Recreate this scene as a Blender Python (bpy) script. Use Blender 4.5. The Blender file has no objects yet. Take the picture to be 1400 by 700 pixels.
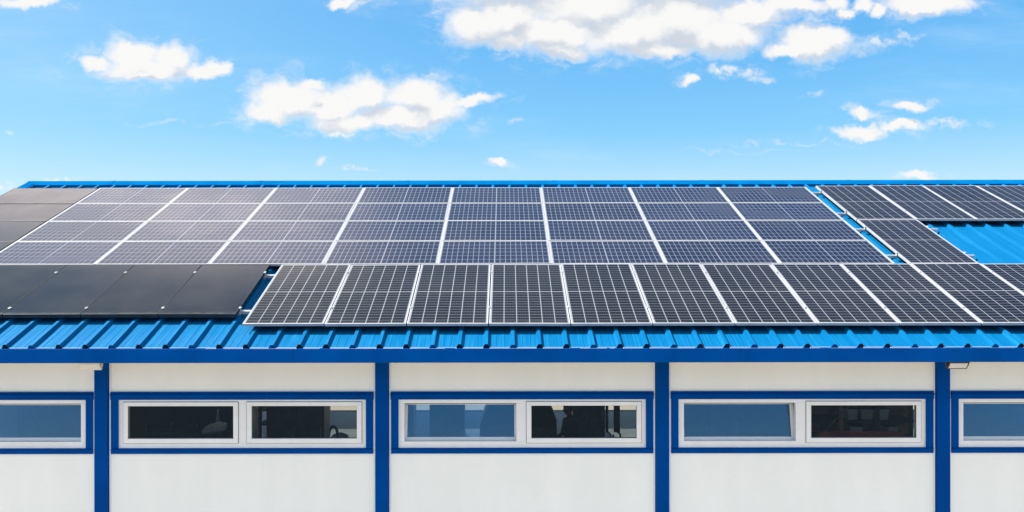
import bpy, bmesh, math, random
from mathutils import Vector, Matrix
random.seed(11)
R = math.radians
sc = bpy.context.scene
COL = sc.collection

# ------------------------------------------------------------------ camera
ZC = 4.6
FPX = 1153.7
cam_d = bpy.data.cameras.new('camera')
cam = bpy.data.objects.new('camera', cam_d)
COL.objects.link(cam)
cam.location = (0, 0, ZC)
cam.rotation_euler = (Matrix.Rotation(R(90), 3, 'X') @ Matrix.Rotation(R(-0.075), 3, 'Z')).to_euler()
cam_d.sensor_width = 36
cam_d.lens = FPX / 1400 * 36
cam_d.shift_x = 10 / 1400
cam_d.clip_start = 0.1
cam_d.clip_end = 20000
sc.camera = cam

# ------------------------------------------------------------------ exposure / render settings
sc.view_settings.view_transform = 'Standard'
sc.view_settings.look = 'None'
sc.view_settings.gamma = 1
sc.view_settings.use_curve_mapping = False
sc.view_settings.exposure = 1.4
try:
    sc.cycles.use_denoising = True
    sc.cycles.max_bounces = 8
    sc.cycles.diffuse_bounces = 4
    sc.cycles.glossy_bounces = 4
    sc.cycles.transparent_max_bounces = 12
    sc.cycles.sample_clamp_indirect = 6
except Exception:
    pass

# ------------------------------------------------------------------ sun and sky
SUN_AZ, SUN_EL = -89.0, 52.0      # azimuth from +Y, negative = left
sd = Vector((math.sin(R(SUN_AZ)) * math.cos(R(SUN_EL)), math.cos(R(SUN_AZ)) * math.cos(R(SUN_EL)), math.sin(R(SUN_EL))))
sun_d = bpy.data.lights.new('sun', 'SUN')
sun_d.energy = 5.0
sun_d.angle = R(0.53)
sun_d.color = (1.0, 0.95, 0.87)
sun = bpy.data.objects.new('sun', sun_d)
COL.objects.link(sun)
sun.rotation_euler = (-sd).to_track_quat('-Z', 'Y').to_euler()
sun.location = (-30, 40, 50)

W = bpy.data.worlds.new('World')
sc.world = W
W.use_nodes = True
wt = W.node_tree
wt.nodes.clear()


class NT:
    """small node-tree writer"""
    def __init__(self, t):
        self.t = t

    def n(self, kind, **kw):
        nd = self.t.nodes.new(kind)
        for k, v in kw.items():
            setattr(nd, k, v)
        return nd

    def put(self, sock, v):
        if isinstance(v, bpy.types.NodeSocket):
            self.t.links.new(v, sock)
        elif v is not None:
            sock.default_value = v

    def math(self, op, a, b=None, c=None, clamp=False):
        nd = self.n('ShaderNodeMath', operation=op, use_clamp=clamp)
        self.put(nd.inputs[0], a)
        if b is not None:
            self.put(nd.inputs[1], b)
        if c is not None:
            self.put(nd.inputs[2], c)
        return nd.outputs[0]

    def vmath(self, op, a, b=None, c=None):
        nd = self.n('ShaderNodeVectorMath', operation=op)
        self.put(nd.inputs[0], a)
        if b is not None:
            self.put(nd.inputs[1], b)
        if c is not None:
            self.put(nd.inputs[2], c)
        return nd.outputs['Value'] if op in ('LENGTH', 'DOT_PRODUCT', 'DISTANCE') else nd.outputs[0]

    def comb(self, x, y, z):
        nd = self.n('ShaderNodeCombineXYZ')
        self.put(nd.inputs[0], x)
        self.put(nd.inputs[1], y)
        self.put(nd.inputs[2], z)
        return nd.outputs[0]

    def sep(self, v):
        nd = self.n('ShaderNodeSeparateXYZ')
        self.put(nd.inputs[0], v)
        return nd.outputs

    def noise(self, vec, scale, detail=4, rough=0.55, dist=0.0, color=False):
        nd = self.n('ShaderNodeTexNoise')
        self.put(nd.inputs['Vector'], vec)
        nd.inputs['Scale'].default_value = scale
        nd.inputs['Detail'].default_value = detail
        nd.inputs['Roughness'].default_value = rough
        nd.inputs['Distortion'].default_value = dist
        return nd.outputs['Color' if color else 'Fac']

    def mix(self, f, a, b, blend='MIX'):
        nd = self.n('ShaderNodeMix', data_type='RGBA', blend_type=blend)
        self.put(nd.inputs[0], f)
        self.put(nd.inputs[6], a)
        self.put(nd.inputs[7], b)
        return nd.outputs[2]

    def ramp(self, f, lo, hi, a=0.0, b=1.0, smooth=True):
        nd = self.n('ShaderNodeMapRange', interpolation_type='SMOOTHSTEP' if smooth else 'LINEAR')
        self.put(nd.inputs[0], f)
        nd.inputs[1].default_value = lo
        nd.inputs[2].default_value = hi
        nd.inputs[3].default_value = a
        nd.inputs[4].default_value = b
        return nd.outputs[0]


def rgb(r, g, b):
    return (r, g, b, 1.0)


# --- the sky: Nishita, graded to the clear deep blue of the place, with cumulus in fixed compass directions
w = NT(wt)
SKY_STRENGTH = 0.09
tc = w.n('ShaderNodeTexCoord')
sky = w.n('ShaderNodeTexSky')
sky.sky_type = 'NISHITA'
sky.sun_disc = False
sky.sun_elevation = R(SUN_EL)
sky.sun_rotation = R(SUN_AZ)
sky.altitude = 300
sky.air_density = 1.0
sky.dust_density = 0.35
sky.ozone_density = 2.2
hs = w.n('ShaderNodeHueSaturation')
hs.inputs['Hue'].default_value = 0.502
hs.inputs['Saturation'].default_value = 1.22
hs.inputs['Value'].default_value = 1.0
wt.links.new(sky.outputs[0], hs.inputs['Color'])
sky_col = hs.outputs[0]

dx, dy, dz = w.sep(w.vmath('NORMALIZE', tc.outputs['Generated']))
fy = w.math('MAXIMUM', dy, 0.05)
cr = w.n('ShaderNodeValToRGB')
els = [(0.0, (3.1, 4.0, 4.6)), (0.06, (2.65, 3.72, 4.50)), (0.14, (1.08, 2.92, 4.50)), (0.27, (0.40, 2.15, 4.3)), (0.42, (0.30, 1.45, 3.5)), (0.56, (0.20, 0.92, 2.5)), (1.0, (0.20, 0.85, 2.4))]
while len(cr.color_ramp.elements) < len(els):
    cr.color_ramp.elements.new(0.5)
for e, (pp, cc_) in zip(cr.color_ramp.elements, els):
    e.position = pp
    e.color = tuple(q / 5 for q in cc_) + (1,)
w.put(cr.inputs[0], dz)
grade = w.vmath('MULTIPLY', cr.outputs[0], (4.1, 4.22, 4.28))
sky_col = w.mix(0.82, sky_col, grade)
sdot = w.vmath('DOT_PRODUCT', w.vmath('NORMALIZE', tc.outputs['Generated']), tuple(sd))
sky_col = w.mix(w.ramp(sdot, 0.05, 0.95, 0.0, 0.6), sky_col, rgb(2.5, 3.7, 4.4))
P = w.comb(w.math('DIVIDE', dx, fy), w.math('DIVIDE', dz, fy), 0.0)
warp = w.vmath('SUBTRACT', w.noise(P, 22.0, 4, 0.55, color=True), (0.5, 0.5, 0.5))
warp2 = w.vmath('SUBTRACT', w.noise(P, 70.0, 4, 0.6, color=True), (0.5, 0.5, 0.5))
Pw = w.vmath('ADD', P, w.vmath('MULTIPLY', warp, (0.040, 0.034, 0.0)))
Pw = w.vmath('ADD', Pw, w.vmath('MULTIPLY', warp2, (0.013, 0.012, 0.0)))
# lobes of each cumulus: azimuth / height as tangents (x1154), half sizes, weight
LOBES = [
    # small cloud high on the left
    (200, 92, 78, 22, 1), (183, 70, 44, 20, 1), (236, 76, 34, 22, 1), (132, 82, 26, 12, .85), (280, 94, 36, 14, .95), (304, 92, 16, 10, .85), (192, 106, 36, 9, .8),
    # long cloud left of centre
    (398, 134, 58, 27, 1), (368, 152, 36, 18, 1), (455, 142, 46, 27, 1), (498, 128, 40, 24, 1), (478, 164, 62, 16, 1), (566, 128, 52, 25, 1),
    (598, 146, 44, 24, 1), (645, 136, 44, 9, .75), (545, 160, 76, 21, 1), (425, 116, 26, 10, .8), (470, 180, 22, 7, .6),
    # the big bank along the top
    (648, 34, 46, 30, 1), (692, 26, 62, 34, 1), (758, 46, 74, 33, 1), (800, 6, 110, 44, 1), (862, 44, 96, 35, 1), (930, 28, 96, 44, 1),
    (978, 48, 78, 30, 1), (1030, 18, 66, 24, 1), (1085, 6, 54, 18, .95), (900, 68, 76, 14, .9), (770, 70, 46, 13, .9), (700, 54, 50, 16, .9), (720, -30, 160, 50, 1), (900, -40, 180, 60, 1),
    # cloud right of the bank
    (1112, 58, 60, 24, 1), (1140, 54, 36, 19, 1), (1074, 70, 32, 12, .8), (1200, 58, 48, 8, .42), (1235, 52, 30, 6, .3),
    # top right
    (1136, 2, 20, 15, .95), (1154, 15, 16, 11, .85), (1180, 6, 22, 10, .9), (1202, 15, 17, 9, .8), (1262, 6, 64, 20, 1), (1305, 4, 34, 16, .95),
    # loose puffs
    (940, 108, 14, 9, .8), (990, 96, 24, 13, .55), (1022, 100, 30, 9, .42), (1045, 110, 26, 6, .32),
    (1181, 157, 20, 8, .8), (1244, 145, 34, 8, .85), (1182, 180, 40, 10, .85), (1236, 173, 40, 9, .8), (1300, 168, 48, 6, .4),
    (1257, 241, 30, 7, .85), (683, 225, 17, 7, .75), (443, 215, 14, 6, .5), (486, 229, 28, 4.5, .5), (1115, 128, 24, 6, .25),
    (42, 1, 48, 11, .95), (472, 1, 26, 10, .9), (82, 246, 26, 5, .8), (-8, 256, 34, 12, .6), (18, 177, 9, 4, .4), (1085, 196, 110, 3, .16), (1010, 207, 80, 3, .14), (250, 167, 90, 3.5, .16), (1330, 172, 30, 6, .2), (1170, 66, 60, 12, .2), (705, 168, 12, 5, .3),
]
acc = None
acc_s = None
acc_w = None
Ps = w.vmath('ADD', Pw, (-0.010, 0.020, 0.0))
for (cx, cy, rx, ry, wgt) in LOBES:
    c = ((cx - 690) / 1154, (350 - cy) / 1154, 0)
    k = (1154 / (rx * 1.18), 1154 / (ry * 1.18), 0)
    q = w.vmath('MULTIPLY', w.vmath('SUBTRACT', Pw, c), k)
    v = w.math('SUBTRACT', 1.0, w.vmath('LENGTH', q))
    if wgt < 0.62:
        v = w.math('MULTIPLY', w.ramp(v, 0.0, 0.8), min(1.0, wgt * 1.7))
        acc_w = v if acc_w is None else w.math('MAXIMUM', acc_w, v)
        continue
    if wgt < 1:
        v = w.math('SUBTRACT', v, (1 - wgt) * 0.35)
    vs_ = w.math('SUBTRACT', 1.0, w.vmath('LENGTH', w.vmath('MULTIPLY', w.vmath('SUBTRACT', Ps, c), k)))
    acc_s = vs_ if acc_s is None else w.math('SMOOTH_MAX', acc_s, vs_, 0.14)
    acc = v if acc is None else w.math('SMOOTH_MAX', acc, v, 0.14)
fb = w.noise(P, 60.0, 6, 0.6)
dens = w.math('MULTIPLY_ADD', w.math('SUBTRACT', fb, 0.5), 0.36, acc)
front = w.ramp(dy, 0.1, 0.25)
fb2 = w.noise(w.vmath('MULTIPLY', Pw, (0.7, 1.5, 1.0)), 30.0, 6, 0.62)
halo = w.math('MULTIPLY', w.math('MULTIPLY', w.ramp(acc, -0.65, 0.15), w.ramp(fb2, 0.46, 0.72)), 0.6)
wisp = w.math('MULTIPLY', acc_w, w.ramp(fb, 0.36, 0.62))
a_c = w.math('MULTIPLY', w.math('MAXIMUM', w.math('MAXIMUM', w.ramp(dens, -0.04, 0.58), halo), wisp), front)
# a broad bright cloud bank high to the front left (mirrored in the panels)
Pb = w.vmath('ADD', P, w.vmath('MULTIPLY', w.vmath('SUBTRACT', w.noise(P, 5.0, 5, 0.6, color=True), (0.5, 0.5, 0.5)), (0.16, 0.12, 0.0)))
acc_b = None
for (cu, cv, ru, rv) in ((-.47, .80, .30, .16), (-.68, .76, .28, .11), (-.36, .83, .17, .11)):
    v = w.math('SUBTRACT', 1.0, w.vmath('LENGTH', w.vmath('MULTIPLY', w.vmath('SUBTRACT', Pb, (cu, cv, 0)), (1 / ru, 1 / rv, 0))))
    acc_b = v if acc_b is None else w.math('SMOOTH_MAX', acc_b, v, 0.2)
a_bank = w.math('MULTIPLY', w.ramp(acc_b, -0.12, 0.45), front)
# broken cumulus over the rest of the sky, with added fill cloud behind
fz = w.math('MAXIMUM', dz, 0.06)
Q = w.comb(w.math('DIVIDE', dx, fz), w.math('DIVIDE', dy, fz), 0.0)
far_f = w.noise(Q, 0.85, 6, 0.6)
a_far = w.math('MULTIPLY', w.ramp(far_f, 0.62, 0.76), w.ramp(dz, 0.45, 0.6))
a_back_fill = w.math('MULTIPLY', w.ramp(far_f, 0.42, 0.60), w.math('MULTIPLY', w.ramp(dz, 0.20, 0.34), w.ramp(dy, 0.05, -0.1)))  # unseen cloud behind the camera, added to brighten the shaded front wall
a_far = w.math('MAXIMUM', a_far, a_back_fill)
# faint high veil
veil = w.math('MULTIPLY', w.ramp(w.noise(w.vmath('MULTIPLY', P, (1.0, 5.0, 1.0)), 2.4, 5, 0.6), 0.48, 0.85), 0.22)
# body shade of the clouds: thin rims bright, thick undersides a little grey
body = w.noise(w.vmath('MULTIPLY', Pw, (0.8, 1.3, 1.0)), 19.0, 5, 0.58)
dif = w.math('MULTIPLY_ADD', w.math('SUBTRACT', body, 0.5), 1.5, w.math('SUBTRACT', acc_s, acc))
shade = w.math('MULTIPLY', w.ramp(dif, -0.18, 0.42), w.ramp(dens, 0.1, 0.5))
cl_col = w.mix(shade, rgb(4.02, 4.0, 3.96), rgb(2.7, 2.92, 3.25))
colr = w.mix(veil, sky_col, rgb(4.2, 4.6, 4.9))
colr = w.mix(a_far, colr, rgb(7.2, 7.4, 7.6))
colr = w.mix(a_bank, colr, rgb(14.0, 12.2, 11.8))
colr = w.mix(a_c, colr, cl_col)
bg = w.n('ShaderNodeBackground')
wt.links.new(colr, bg.inputs[0])
bg.inputs[1].default_value = SKY_STRENGTH
wo = w.n('ShaderNodeOutputWorld')
wt.links.new(bg.outputs[0], wo.inputs[0])


# ------------------------------------------------------------------ helpers
def new_mat(name):
    m = bpy.data.materials.new(name)
    m.use_nodes = True
    t = m.node_tree
    t.nodes.clear()
    nt = NT(t)
    b = nt.n('ShaderNodeBsdfPrincipled')
    o = nt.n('ShaderNodeOutputMaterial')
    t.links.new(b.outputs[0], o.inputs[0])
    return m, nt, b


def paint(name, col, rough=0.45, metal=0.0, var=0.12, vscale=3.0, bump=0.0, bscale=40.0, spec=0.5, tint=None):
    m, nt, b = new_mat(name)
    tcn = nt.n('ShaderNodeTexCoord')
    nz = nt.noise(tcn.outputs['Object'], vscale, 5, 0.6)
    f = nt.ramp(nz, 0.3, 0.7)
    c0 = tuple(c * (1 - var) for c in col) + (1,)
    c1 = tuple(min(1, c * (1 + var)) for c in col) + (1,)
    nt.put(b.inputs['Base Color'], nt.mix(f, c0, c1))
    nt.put(b.inputs['Roughness'], nt.ramp(nz, 0.3, 0.7, rough * 0.85, min(1, rough * 1.15)))
    b.inputs['Metallic'].default_value = metal
    b.inputs['Specular IOR Level'].default_value = spec
    if tint:
        b.inputs['Specular Tint'].default_value = tint + (1,)
    if bump:
        bp = nt.n('ShaderNodeBump')
        bp.inputs['Strength'].default_value = bump
        bp.inputs['Distance'].default_value = 0.01
        nt.put(bp.inputs['Height'], nt.noise(tcn.outputs['Object'], bscale, 4, 0.6))
        nt.put(b.inputs['Normal'], bp.outputs[0])
    return m


def box(bm, x0, x1, y0, y1, z0, z1, M=None):
    vs = [bm.verts.new((x, y, z)) for z in (z0, z1) for y in (y0, y1) for x in (x0, x1)]
    for f in ((0, 2, 3, 1), (4, 5, 7, 6), (0, 1, 5, 4), (2, 6, 7, 3), (0, 4, 6, 2), (1, 3, 7, 5)):
        bm.faces.new([vs[i] for i in f])
    if M is not None:
        for v in vs:
            v.co = M @ v.co
    return vs


def prism(bm, prof, x0, x1):
    """extrude a closed (y,z) profile along x"""
    a = [bm.verts.new((x0, y, z)) for y, z in prof]
    b = [bm.verts.new((x1, y, z)) for y, z in prof]
    n = len(prof)
    for i in range(n):
        j = (i + 1) % n
        bm.faces.new((a[i], a[j], b[j], b[i]))
    bm.faces.new(a[::-1])
    bm.faces.new(b)


def prism_y(bm, prof, y0, y1):
    """extrude a closed (x,z) profile along y"""
    a = [bm.verts.new((x, y0, z)) for x, z in prof]
    b = [bm.verts.new((x, y1, z)) for x, z in prof]
    n = len(prof)
    for i in range(n):
        j = (i + 1) % n
        bm.faces.new((a[i], b[i], b[j], a[j]))
    bm.faces.new(a)
    bm.faces.new(b[::-1])


def tube(bm, pts, r, seg=10):
    rings = []
    pts = [Vector(p) for p in pts]
    for i, p in enumerate(pts):
        d = (pts[min(i + 1, len(pts) - 1)] - pts[max(i - 1, 0)]).normalized()
        u = d.orthogonal().normalized() if abs(d.x) > .99 else d.cross(Vector((1, 0, 0))).normalized()
        v = d.cross(u)
        rr = r[i] if isinstance(r, (list, tuple)) else r
        rings.append([bm.verts.new(p + (u * math.cos(a) + v * math.sin(a)) * rr) for a in [2 * math.pi * k / seg for k in range(seg)]])
    for a, b in zip(rings, rings[1:]):
        for k in range(seg):
            bm.faces.new((a[k], a[(k + 1) % seg], b[(k + 1) % seg], b[k]))
    bm.faces.new(rings[0][::-1])
    bm.faces.new(rings[-1])


def link(name, bm, mat, parent=None, loc=None, rot=None, bevel=0.0, smooth=False):
    bmesh.ops.recalc_face_normals(bm, faces=bm.faces)
    me = bpy.data.meshes.new(name)
    bm.to_mesh(me)
    bm.free()
    for mm in (mat if isinstance(mat, (list, tuple)) else [mat]):
        me.materials.append(mm)
    if smooth:
        for p in me.polygons:
            p.use_smooth = True
    o = bpy.data.objects.new(name, me)
    COL.objects.link(o)
    if parent is not None:
        o.parent = parent
    if loc is not None:
        o.location = loc
    if rot is not None:
        o.rotation_euler = rot
    if bevel:
        md = o.modifiers.new('bevel', 'BEVEL')
        md.width = bevel
        md.segments = 2
        md.limit_method = 'ANGLE'
        md.angle_limit = R(40)
    return o


def tag(o, label=None, cat=None, group=None, kind=None):
    if label:
        o['label'] = label
    if cat:
        o['category'] = cat
    if group:
        o['group'] = group
    if kind:
        o['kind'] = kind
    return o


def empty(name, loc=(0, 0, 0), rot=(0, 0, 0)):
    o = bpy.data.objects.new(name, None)
    o.empty_display_size = 0.2
    COL.objects.link(o)
    o.location = loc
    o.rotation_euler = rot
    return o


def copy_thing(o, parent=None):
    c = o.copy()
    COL.objects.link(c)
    if parent is not None:
        c.parent = parent
    for ch in list(o.children):
        copy_thing(ch, c)
    return c


# ------------------------------------------------------------------ roof geometry
TH = math.asin(0.3599)
SN, CS = math.sin(TH), math.cos(TH)
Y0, Z0 = 10.18, ZC - 1.103          # panel plane at s = 0
HP = 0.132                           # panel glass stands this far above the roof sheet


def rp(x, s, h=0.0):
    return Vector((x, Y0 + s * CS - h * SN, Z0 + s * SN + h * CS))


# ------------------------------------------------------------------ materials
# blue coated steel roof, streaked along the fall
M_roof, nt, b = new_mat('blue_roof_sheet')
tcn = nt.n('ShaderNodeTexCoord')
st = nt.noise(nt.vmath('MULTIPLY', tcn.outputs['Object'], (34.0, 0.9, 1.0)), 1.0, 5, 0.65)
bl = nt.noise(tcn.outputs['Object'], 1.3, 4, 0.6)
f = nt.math('MULTIPLY', nt.ramp(st, 0.42, 0.78), nt.ramp(bl, 0.3, 0.75, 0.35, 1.0))
nt.put(b.inputs['Base Color'], nt.mix(f, rgb(0.0005, 0.088, 0.22), rgb(0.008, 0.15, 0.315)))
nt.put(b.inputs['Roughness'], nt.ramp(st, 0.3, 0.7, 0.42, 0.6))
b.inputs['Specular IOR Level'].default_value = 0.16
b.inputs['Specular Tint'].default_value = (0.15, 0.6, 1.0, 1)
M_edge = paint('cut_sheet_edge', (0.16, 0.28, 0.42), 0.5)
M_filler = paint('black_foam_filler', (0.006, 0.008, 0.015), 0.9)
M_blue = paint('blue_trim_paint', (0.0003, 0.056, 0.27), 0.5, var=0.10, vscale=1.7, spec=0.05, tint=(0.1, 0.5, 1.0))
M_gutter = paint('blue_gutter_paint', (0.0003, 0.068, 0.305), 0.48, var=0.14, vscale=1.1, spec=0.05, tint=(0.1, 0.5, 1.0))
M_ridge = paint('blue_ridge_paint', (0.0005, 0.085, 0.24), 0.5, var=0.12, vscale=2.0, spec=0.0, tint=(0.1, 0.6, 1.0))
M_upvc = paint('white_window_plastic', (0.78, 0.78, 0.80), 0.35, var=0.03, vscale=6)
M_joint = paint('white_joint_strip', (0.80, 0.82, 0.84), 0.4, var=0.02)
M_alu = paint('bare_aluminium', (0.55, 0.57, 0.59), 0.38, metal=0.6, var=0.08, vscale=8)
M_frame = paint('silver_panel_frame', (0.37, 0.38, 0.40), 0.42, metal=0.25, var=0.06, vscale=5)
M_bframe = paint('black_panel_frame', (0.012, 0.013, 0.016), 0.4, var=0.2)
M_soffit = paint('soffit_board', (0.10, 0.10, 0.105), 0.7)
M_in = paint('inner_lining', (0.80, 0.80, 0.77), 0.8)

# white sandwich panel wall: faint horizontal micro ribs, rain dust
M_wall, nt, b = new_mat('white_sandwich_panel')
tcn = nt.n('ShaderNodeTexCoord')
x_, y_, z_ = nt.sep(tcn.outputs['Object'])
d1 = nt.noise(nt.vmath('MULTIPLY', tcn.outputs['Object'], (2.2, 1.0, 0.5)), 1.0, 5, 0.6)
d2 = nt.noise(tcn.outputs['Object'], 14.0, 3, 0.6)
nt.put(b.inputs['Base Color'], nt.mix(nt.ramp(nt.math('ADD', nt.math('MULTIPLY', d1, 0.8), nt.math('MULTIPLY', d2, 0.2)), 0.35, 0.7),
                                     rgb(0.825, 0.83, 0.82), rgb(0.87, 0.87, 0.86)))
b.inputs['Roughness'].default_value = 0.5
b.inputs['Specular IOR Level'].default_value = 0.3
bp = nt.n('ShaderNodeBump')
bp.inputs['Strength'].default_value = 0.04
bp.inputs['Distance'].default_value = 0.004
nt.put(bp.inputs['Height'], nt.math('ADD', nt.math('SINE', nt.math('MULTIPLY', z_, 62.8 * 2)), nt.math('MULTIPLY', d1, 3.0)))
nt.put(b.inputs['Normal'], bp.outputs[0])

# window glass: lets the hall show through and mirrors what is in front
def glass(name, refl, tint=(0.70, 0.73, 0.72)):
  m = bpy.data.materials.new(name)
  m.use_nodes = True
  t = m.node_tree
  t.nodes.clear()
  nt = NT(t)
  tr = nt.n('ShaderNodeBsdfTransparent')
  tr.inputs[0].default_value = rgb(*tint)
  gl = nt.n('ShaderNodeBsdfGlossy')
  gl.inputs['Color'].default_value = rgb(0.58, 0.80, 1.0)
  gl.inputs['Roughness'].default_value = 0.015
  tcn = nt.n('ShaderNodeTexCoord')
  bp = nt.n('ShaderNodeBump')
  bp.inputs['Strength'].default_value = 0.05
  bp.inputs['Distance'].default_value = 0.01
  nt.put(bp.inputs['Height'], nt.noise(tcn.outputs['Object'], 2.5, 2, 0.5))
  nt.put(gl.inputs['Normal'], bp.outputs[0])
  fr = nt.n('ShaderNodeFresnel')
  fr.inputs['IOR'].default_value = 1.75
  mx = nt.n('ShaderNodeMixShader')
  nt.put(mx.inputs[0], nt.math('MULTIPLY_ADD', fr.outputs[0], refl, 0.0, clamp=True))
  t.links.new(tr.outputs[0], mx.inputs[1])
  t.links.new(gl.outputs[0], mx.inputs[2])
  mo = nt.n('ShaderNodeOutputMaterial')
  t.links.new(mx.outputs[0], mo.inputs[0])
  return m


M_glass = glass('window_glass', 0.5)
M_glass_t = glass('sky_tinted_window_glass', 1.8, (0.50, 0.62, 0.74))  # same glass as above; stronger blue sky reflection put into the tilted panes


def cell_mat(name, wd, ln, nx, ny, cell, line, rough, spec, gap_x, gap_y, mid_axis=None, bus=5, bus_axis='y', margin=0.012, haze=0.0):
    """solar cells behind glass: nx x ny cells on a wd x ln sheet (object origin at its centre)"""
    m, nt, b = new_mat(name)
    tcn = nt.n('ShaderNodeTexCoord')
    x, y, z = nt.sep(tcn.outputs['Object'])

    def axis(v, size, n, gap):
        p = (size - 2 * margin) / n
        u = nt.math('DIVIDE', nt.math('ADD', v, size / 2 - margin), p)
        fr = nt.math('FRACT', u)
        e = nt.math('MULTIPLY', nt.math('MINIMUM', fr, nt.math('SUBTRACT', 1.0, fr)), p)
        return u, fr, nt.math('LESS_THAN', e, gap / 2)
    ux, fx, lx = axis(x, wd, nx, gap_x)
    uy, fy_, ly = axis(y, ln, ny, gap_y)
    lines = nt.math('MAXIMUM', lx, ly)
    # uncelled rim of the laminate
    rim = nt.math('MAXIMUM', nt.math('GREATER_THAN', nt.math('ABSOLUTE', x), wd / 2 - margin), nt.math('GREATER_THAN', nt.math('ABSOLUTE', y), ln / 2 - margin))
    lines = nt.math('MAXIMUM', lines, rim)
    if mid_axis:
        lines = nt.math('MAXIMUM', lines, nt.math('LESS_THAN', nt.math('ABSOLUTE', y if mid_axis == 'y' else x), 0.009))
    # fine ribbons across each cell
    fb = nt.math('FRACT', nt.math('MULTIPLY', fx if bus_axis == 'y' else fy_, bus))
    bb = nt.math('LESS_THAN', nt.math('ABSOLUTE', nt.math('SUBTRACT', fb, 0.5)), 0.03)
    wn = nt.n('ShaderNodeTexWhiteNoise', noise_dimensions='3D')
    oi = nt.n('ShaderNodeObjectInfo')
    nt.put(wn.inputs['Vector'], nt.comb(nt.math('FLOOR', ux), nt.math('FLOOR', uy), nt.math('MULTIPLY', oi.outputs['Random'], 50.0)))
    tone = nt.math('MULTIPLY', nt.ramp(wn.outputs['Value'], 0, 1, 0.88, 1.14, smooth=False), nt.ramp(oi.outputs['Random'], 0, 1, 0.82, 1.2, smooth=False))
    cc = nt.mix(1.0, cell + (1,), nt.comb(tone, tone, tone), 'MULTIPLY')
    cc = nt.mix(nt.math('MULTIPLY', bb, 0.15), cc, line + (1,))
    cc = nt.mix(lines, cc, line + (1,))
    # thin dust film
    geo = nt.n('ShaderNodeNewGeometry')
    du = nt.noise(geo.outputs['Position'], 0.9, 5, 0.62)
    cc = nt.mix(nt.ramp(du, 0.35, 0.75, 0.0, 0.014), cc, rgb(0.42, 0.38, 0.33))
    low = nt.math('MULTIPLY', nt.ramp(nt.math('ADD', y, ln / 2), 0.0, 0.09, 1.0, 0.0), nt.ramp(nt.noise(geo.outputs['Position'], 6.0, 4, 0.6), 0.3, 0.7, 0.01, 0.09))
    cc = nt.mix(low, cc, rgb(0.42, 0.38, 0.33))
    nt.put(b.inputs['Base Color'], cc)
    nt.put(b.inputs['Roughness'], nt.ramp(du, 0.3, 0.7, rough * 0.85, rough * 1.15))
    b.inputs['Specular IOR Level'].default_value = spec
    if 0.28 < spec < 0.32:
        b.inputs['IOR'].default_value = 1.52
    if haze:
        # prismatic front glass: a second, wide lobe
        b.inputs['Coat Weight'].default_value = 1.0
        b.inputs['Coat Roughness'].default_value = haze
        b.inputs['Coat IOR'].default_value = 1.45
    return m


PW, PL = 1.040, 2.055       # portrait module
LW, LL = 1.704, 1.002       # landscape module
BW, BL = 1.012, 1.745       # black portrait collector
CW, CL = 1.630, 0.990       # black landscape module
FW = 0.013                  # visible frame width
M_cellp = cell_mat('monocrystalline_cells', PW - 2 * FW, PL - 2 * FW, 6, 24, (0.006, 0.007, 0.011), (0.19, 0.20, 0.22), 0.16, 0.13, 0.010, 0.0045, 'y')
M_celll = cell_mat('blue_halfcut_cells', LW - 2 * FW, LL - 2 * FW, 20, 6, (0.006, 0.009, 0.026), (0.145, 0.155, 0.185), 0.26, 0.30, 0.0075, 0.0090, 'x', bus_axis='x')
M_cellb = cell_mat('black_thin_film', BW - .016, BL - .016, 4, 60, (0.006, 0.008, 0.013), (0.009, 0.012, 0.018), 0.14, 0.16, 0.004, 0.003, None, bus=1, margin=0.003)
M_cellc = cell_mat('black_thin_film_wide', CW - .016, CL - .016, 40, 4, (0.010, 0.011, 0.014), (0.014, 0.015, 0.018), 0.18, 0.27, 0.003, 0.004, None, bus=1, margin=0.003)

# ------------------------------------------------------------------ ground
M_gr, nt, b = new_mat('pale_gravel_yard')
tcn = nt.n('ShaderNodeTexCoord')
g1 = nt.noise(tcn.outputs['Object'], 0.12, 5, 0.6)
g2 = nt.noise(tcn.outputs['Object'], 9.0, 5, 0.7)
c = nt.mix(nt.ramp(g1, 0.35, 0.65), rgb(0.29, 0.245, 0.185), rgb(0.36, 0.31, 0.245))
c = nt.mix(nt.ramp(g2, 0.3, 0.75, 0.0, 0.35), c, rgb(0.21, 0.185, 0.15))
vx, vy, vz = nt.sep(tcn.outputs['Object'])
far = nt.ramp(nt.vmath('LENGTH', tcn.outputs['Object']), 60, 140)
c = nt.mix(far, c, nt.mix(nt.ramp(g1, 0.4, 0.6), rgb(0.16, 0.17, 0.08), rgb(0.30, 0.27, 0.16)))
nt.put(b.inputs['Base Color'], c)
b.inputs['Roughness'].default_value = 0.95
bm = bmesh.new()
S = 9000
NG = 24
gv = [[bm.verts.new((-S + 2 * S * i / NG, -S + 2 * S * j / NG, 0)) for i in range(NG + 1)] for j in range(NG + 1)]
for j in range(NG):
    for i in range(NG):
        bm.faces.new((gv[j][i], gv[j][i + 1], gv[j + 1][i + 1], gv[j + 1][i]))
tag(link('ground', bm, M_gr), kind='structure')

bm = bmesh.new()  # unseen dark ground strip, added to keep the window reflections dark
rv = [bm.verts.new(p) for p in ((-400, -6.5, .004), (400, -6.5, .004), (400, 1.2, .004), (-400, 1.2, .004))]
bm.faces.new(rv)
tag(link('added_dark_strip', bm, paint('added_strip_dark', (0.045, 0.046, 0.05), 0.9, var=0.2, vscale=1.5)), kind='structure')

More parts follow.
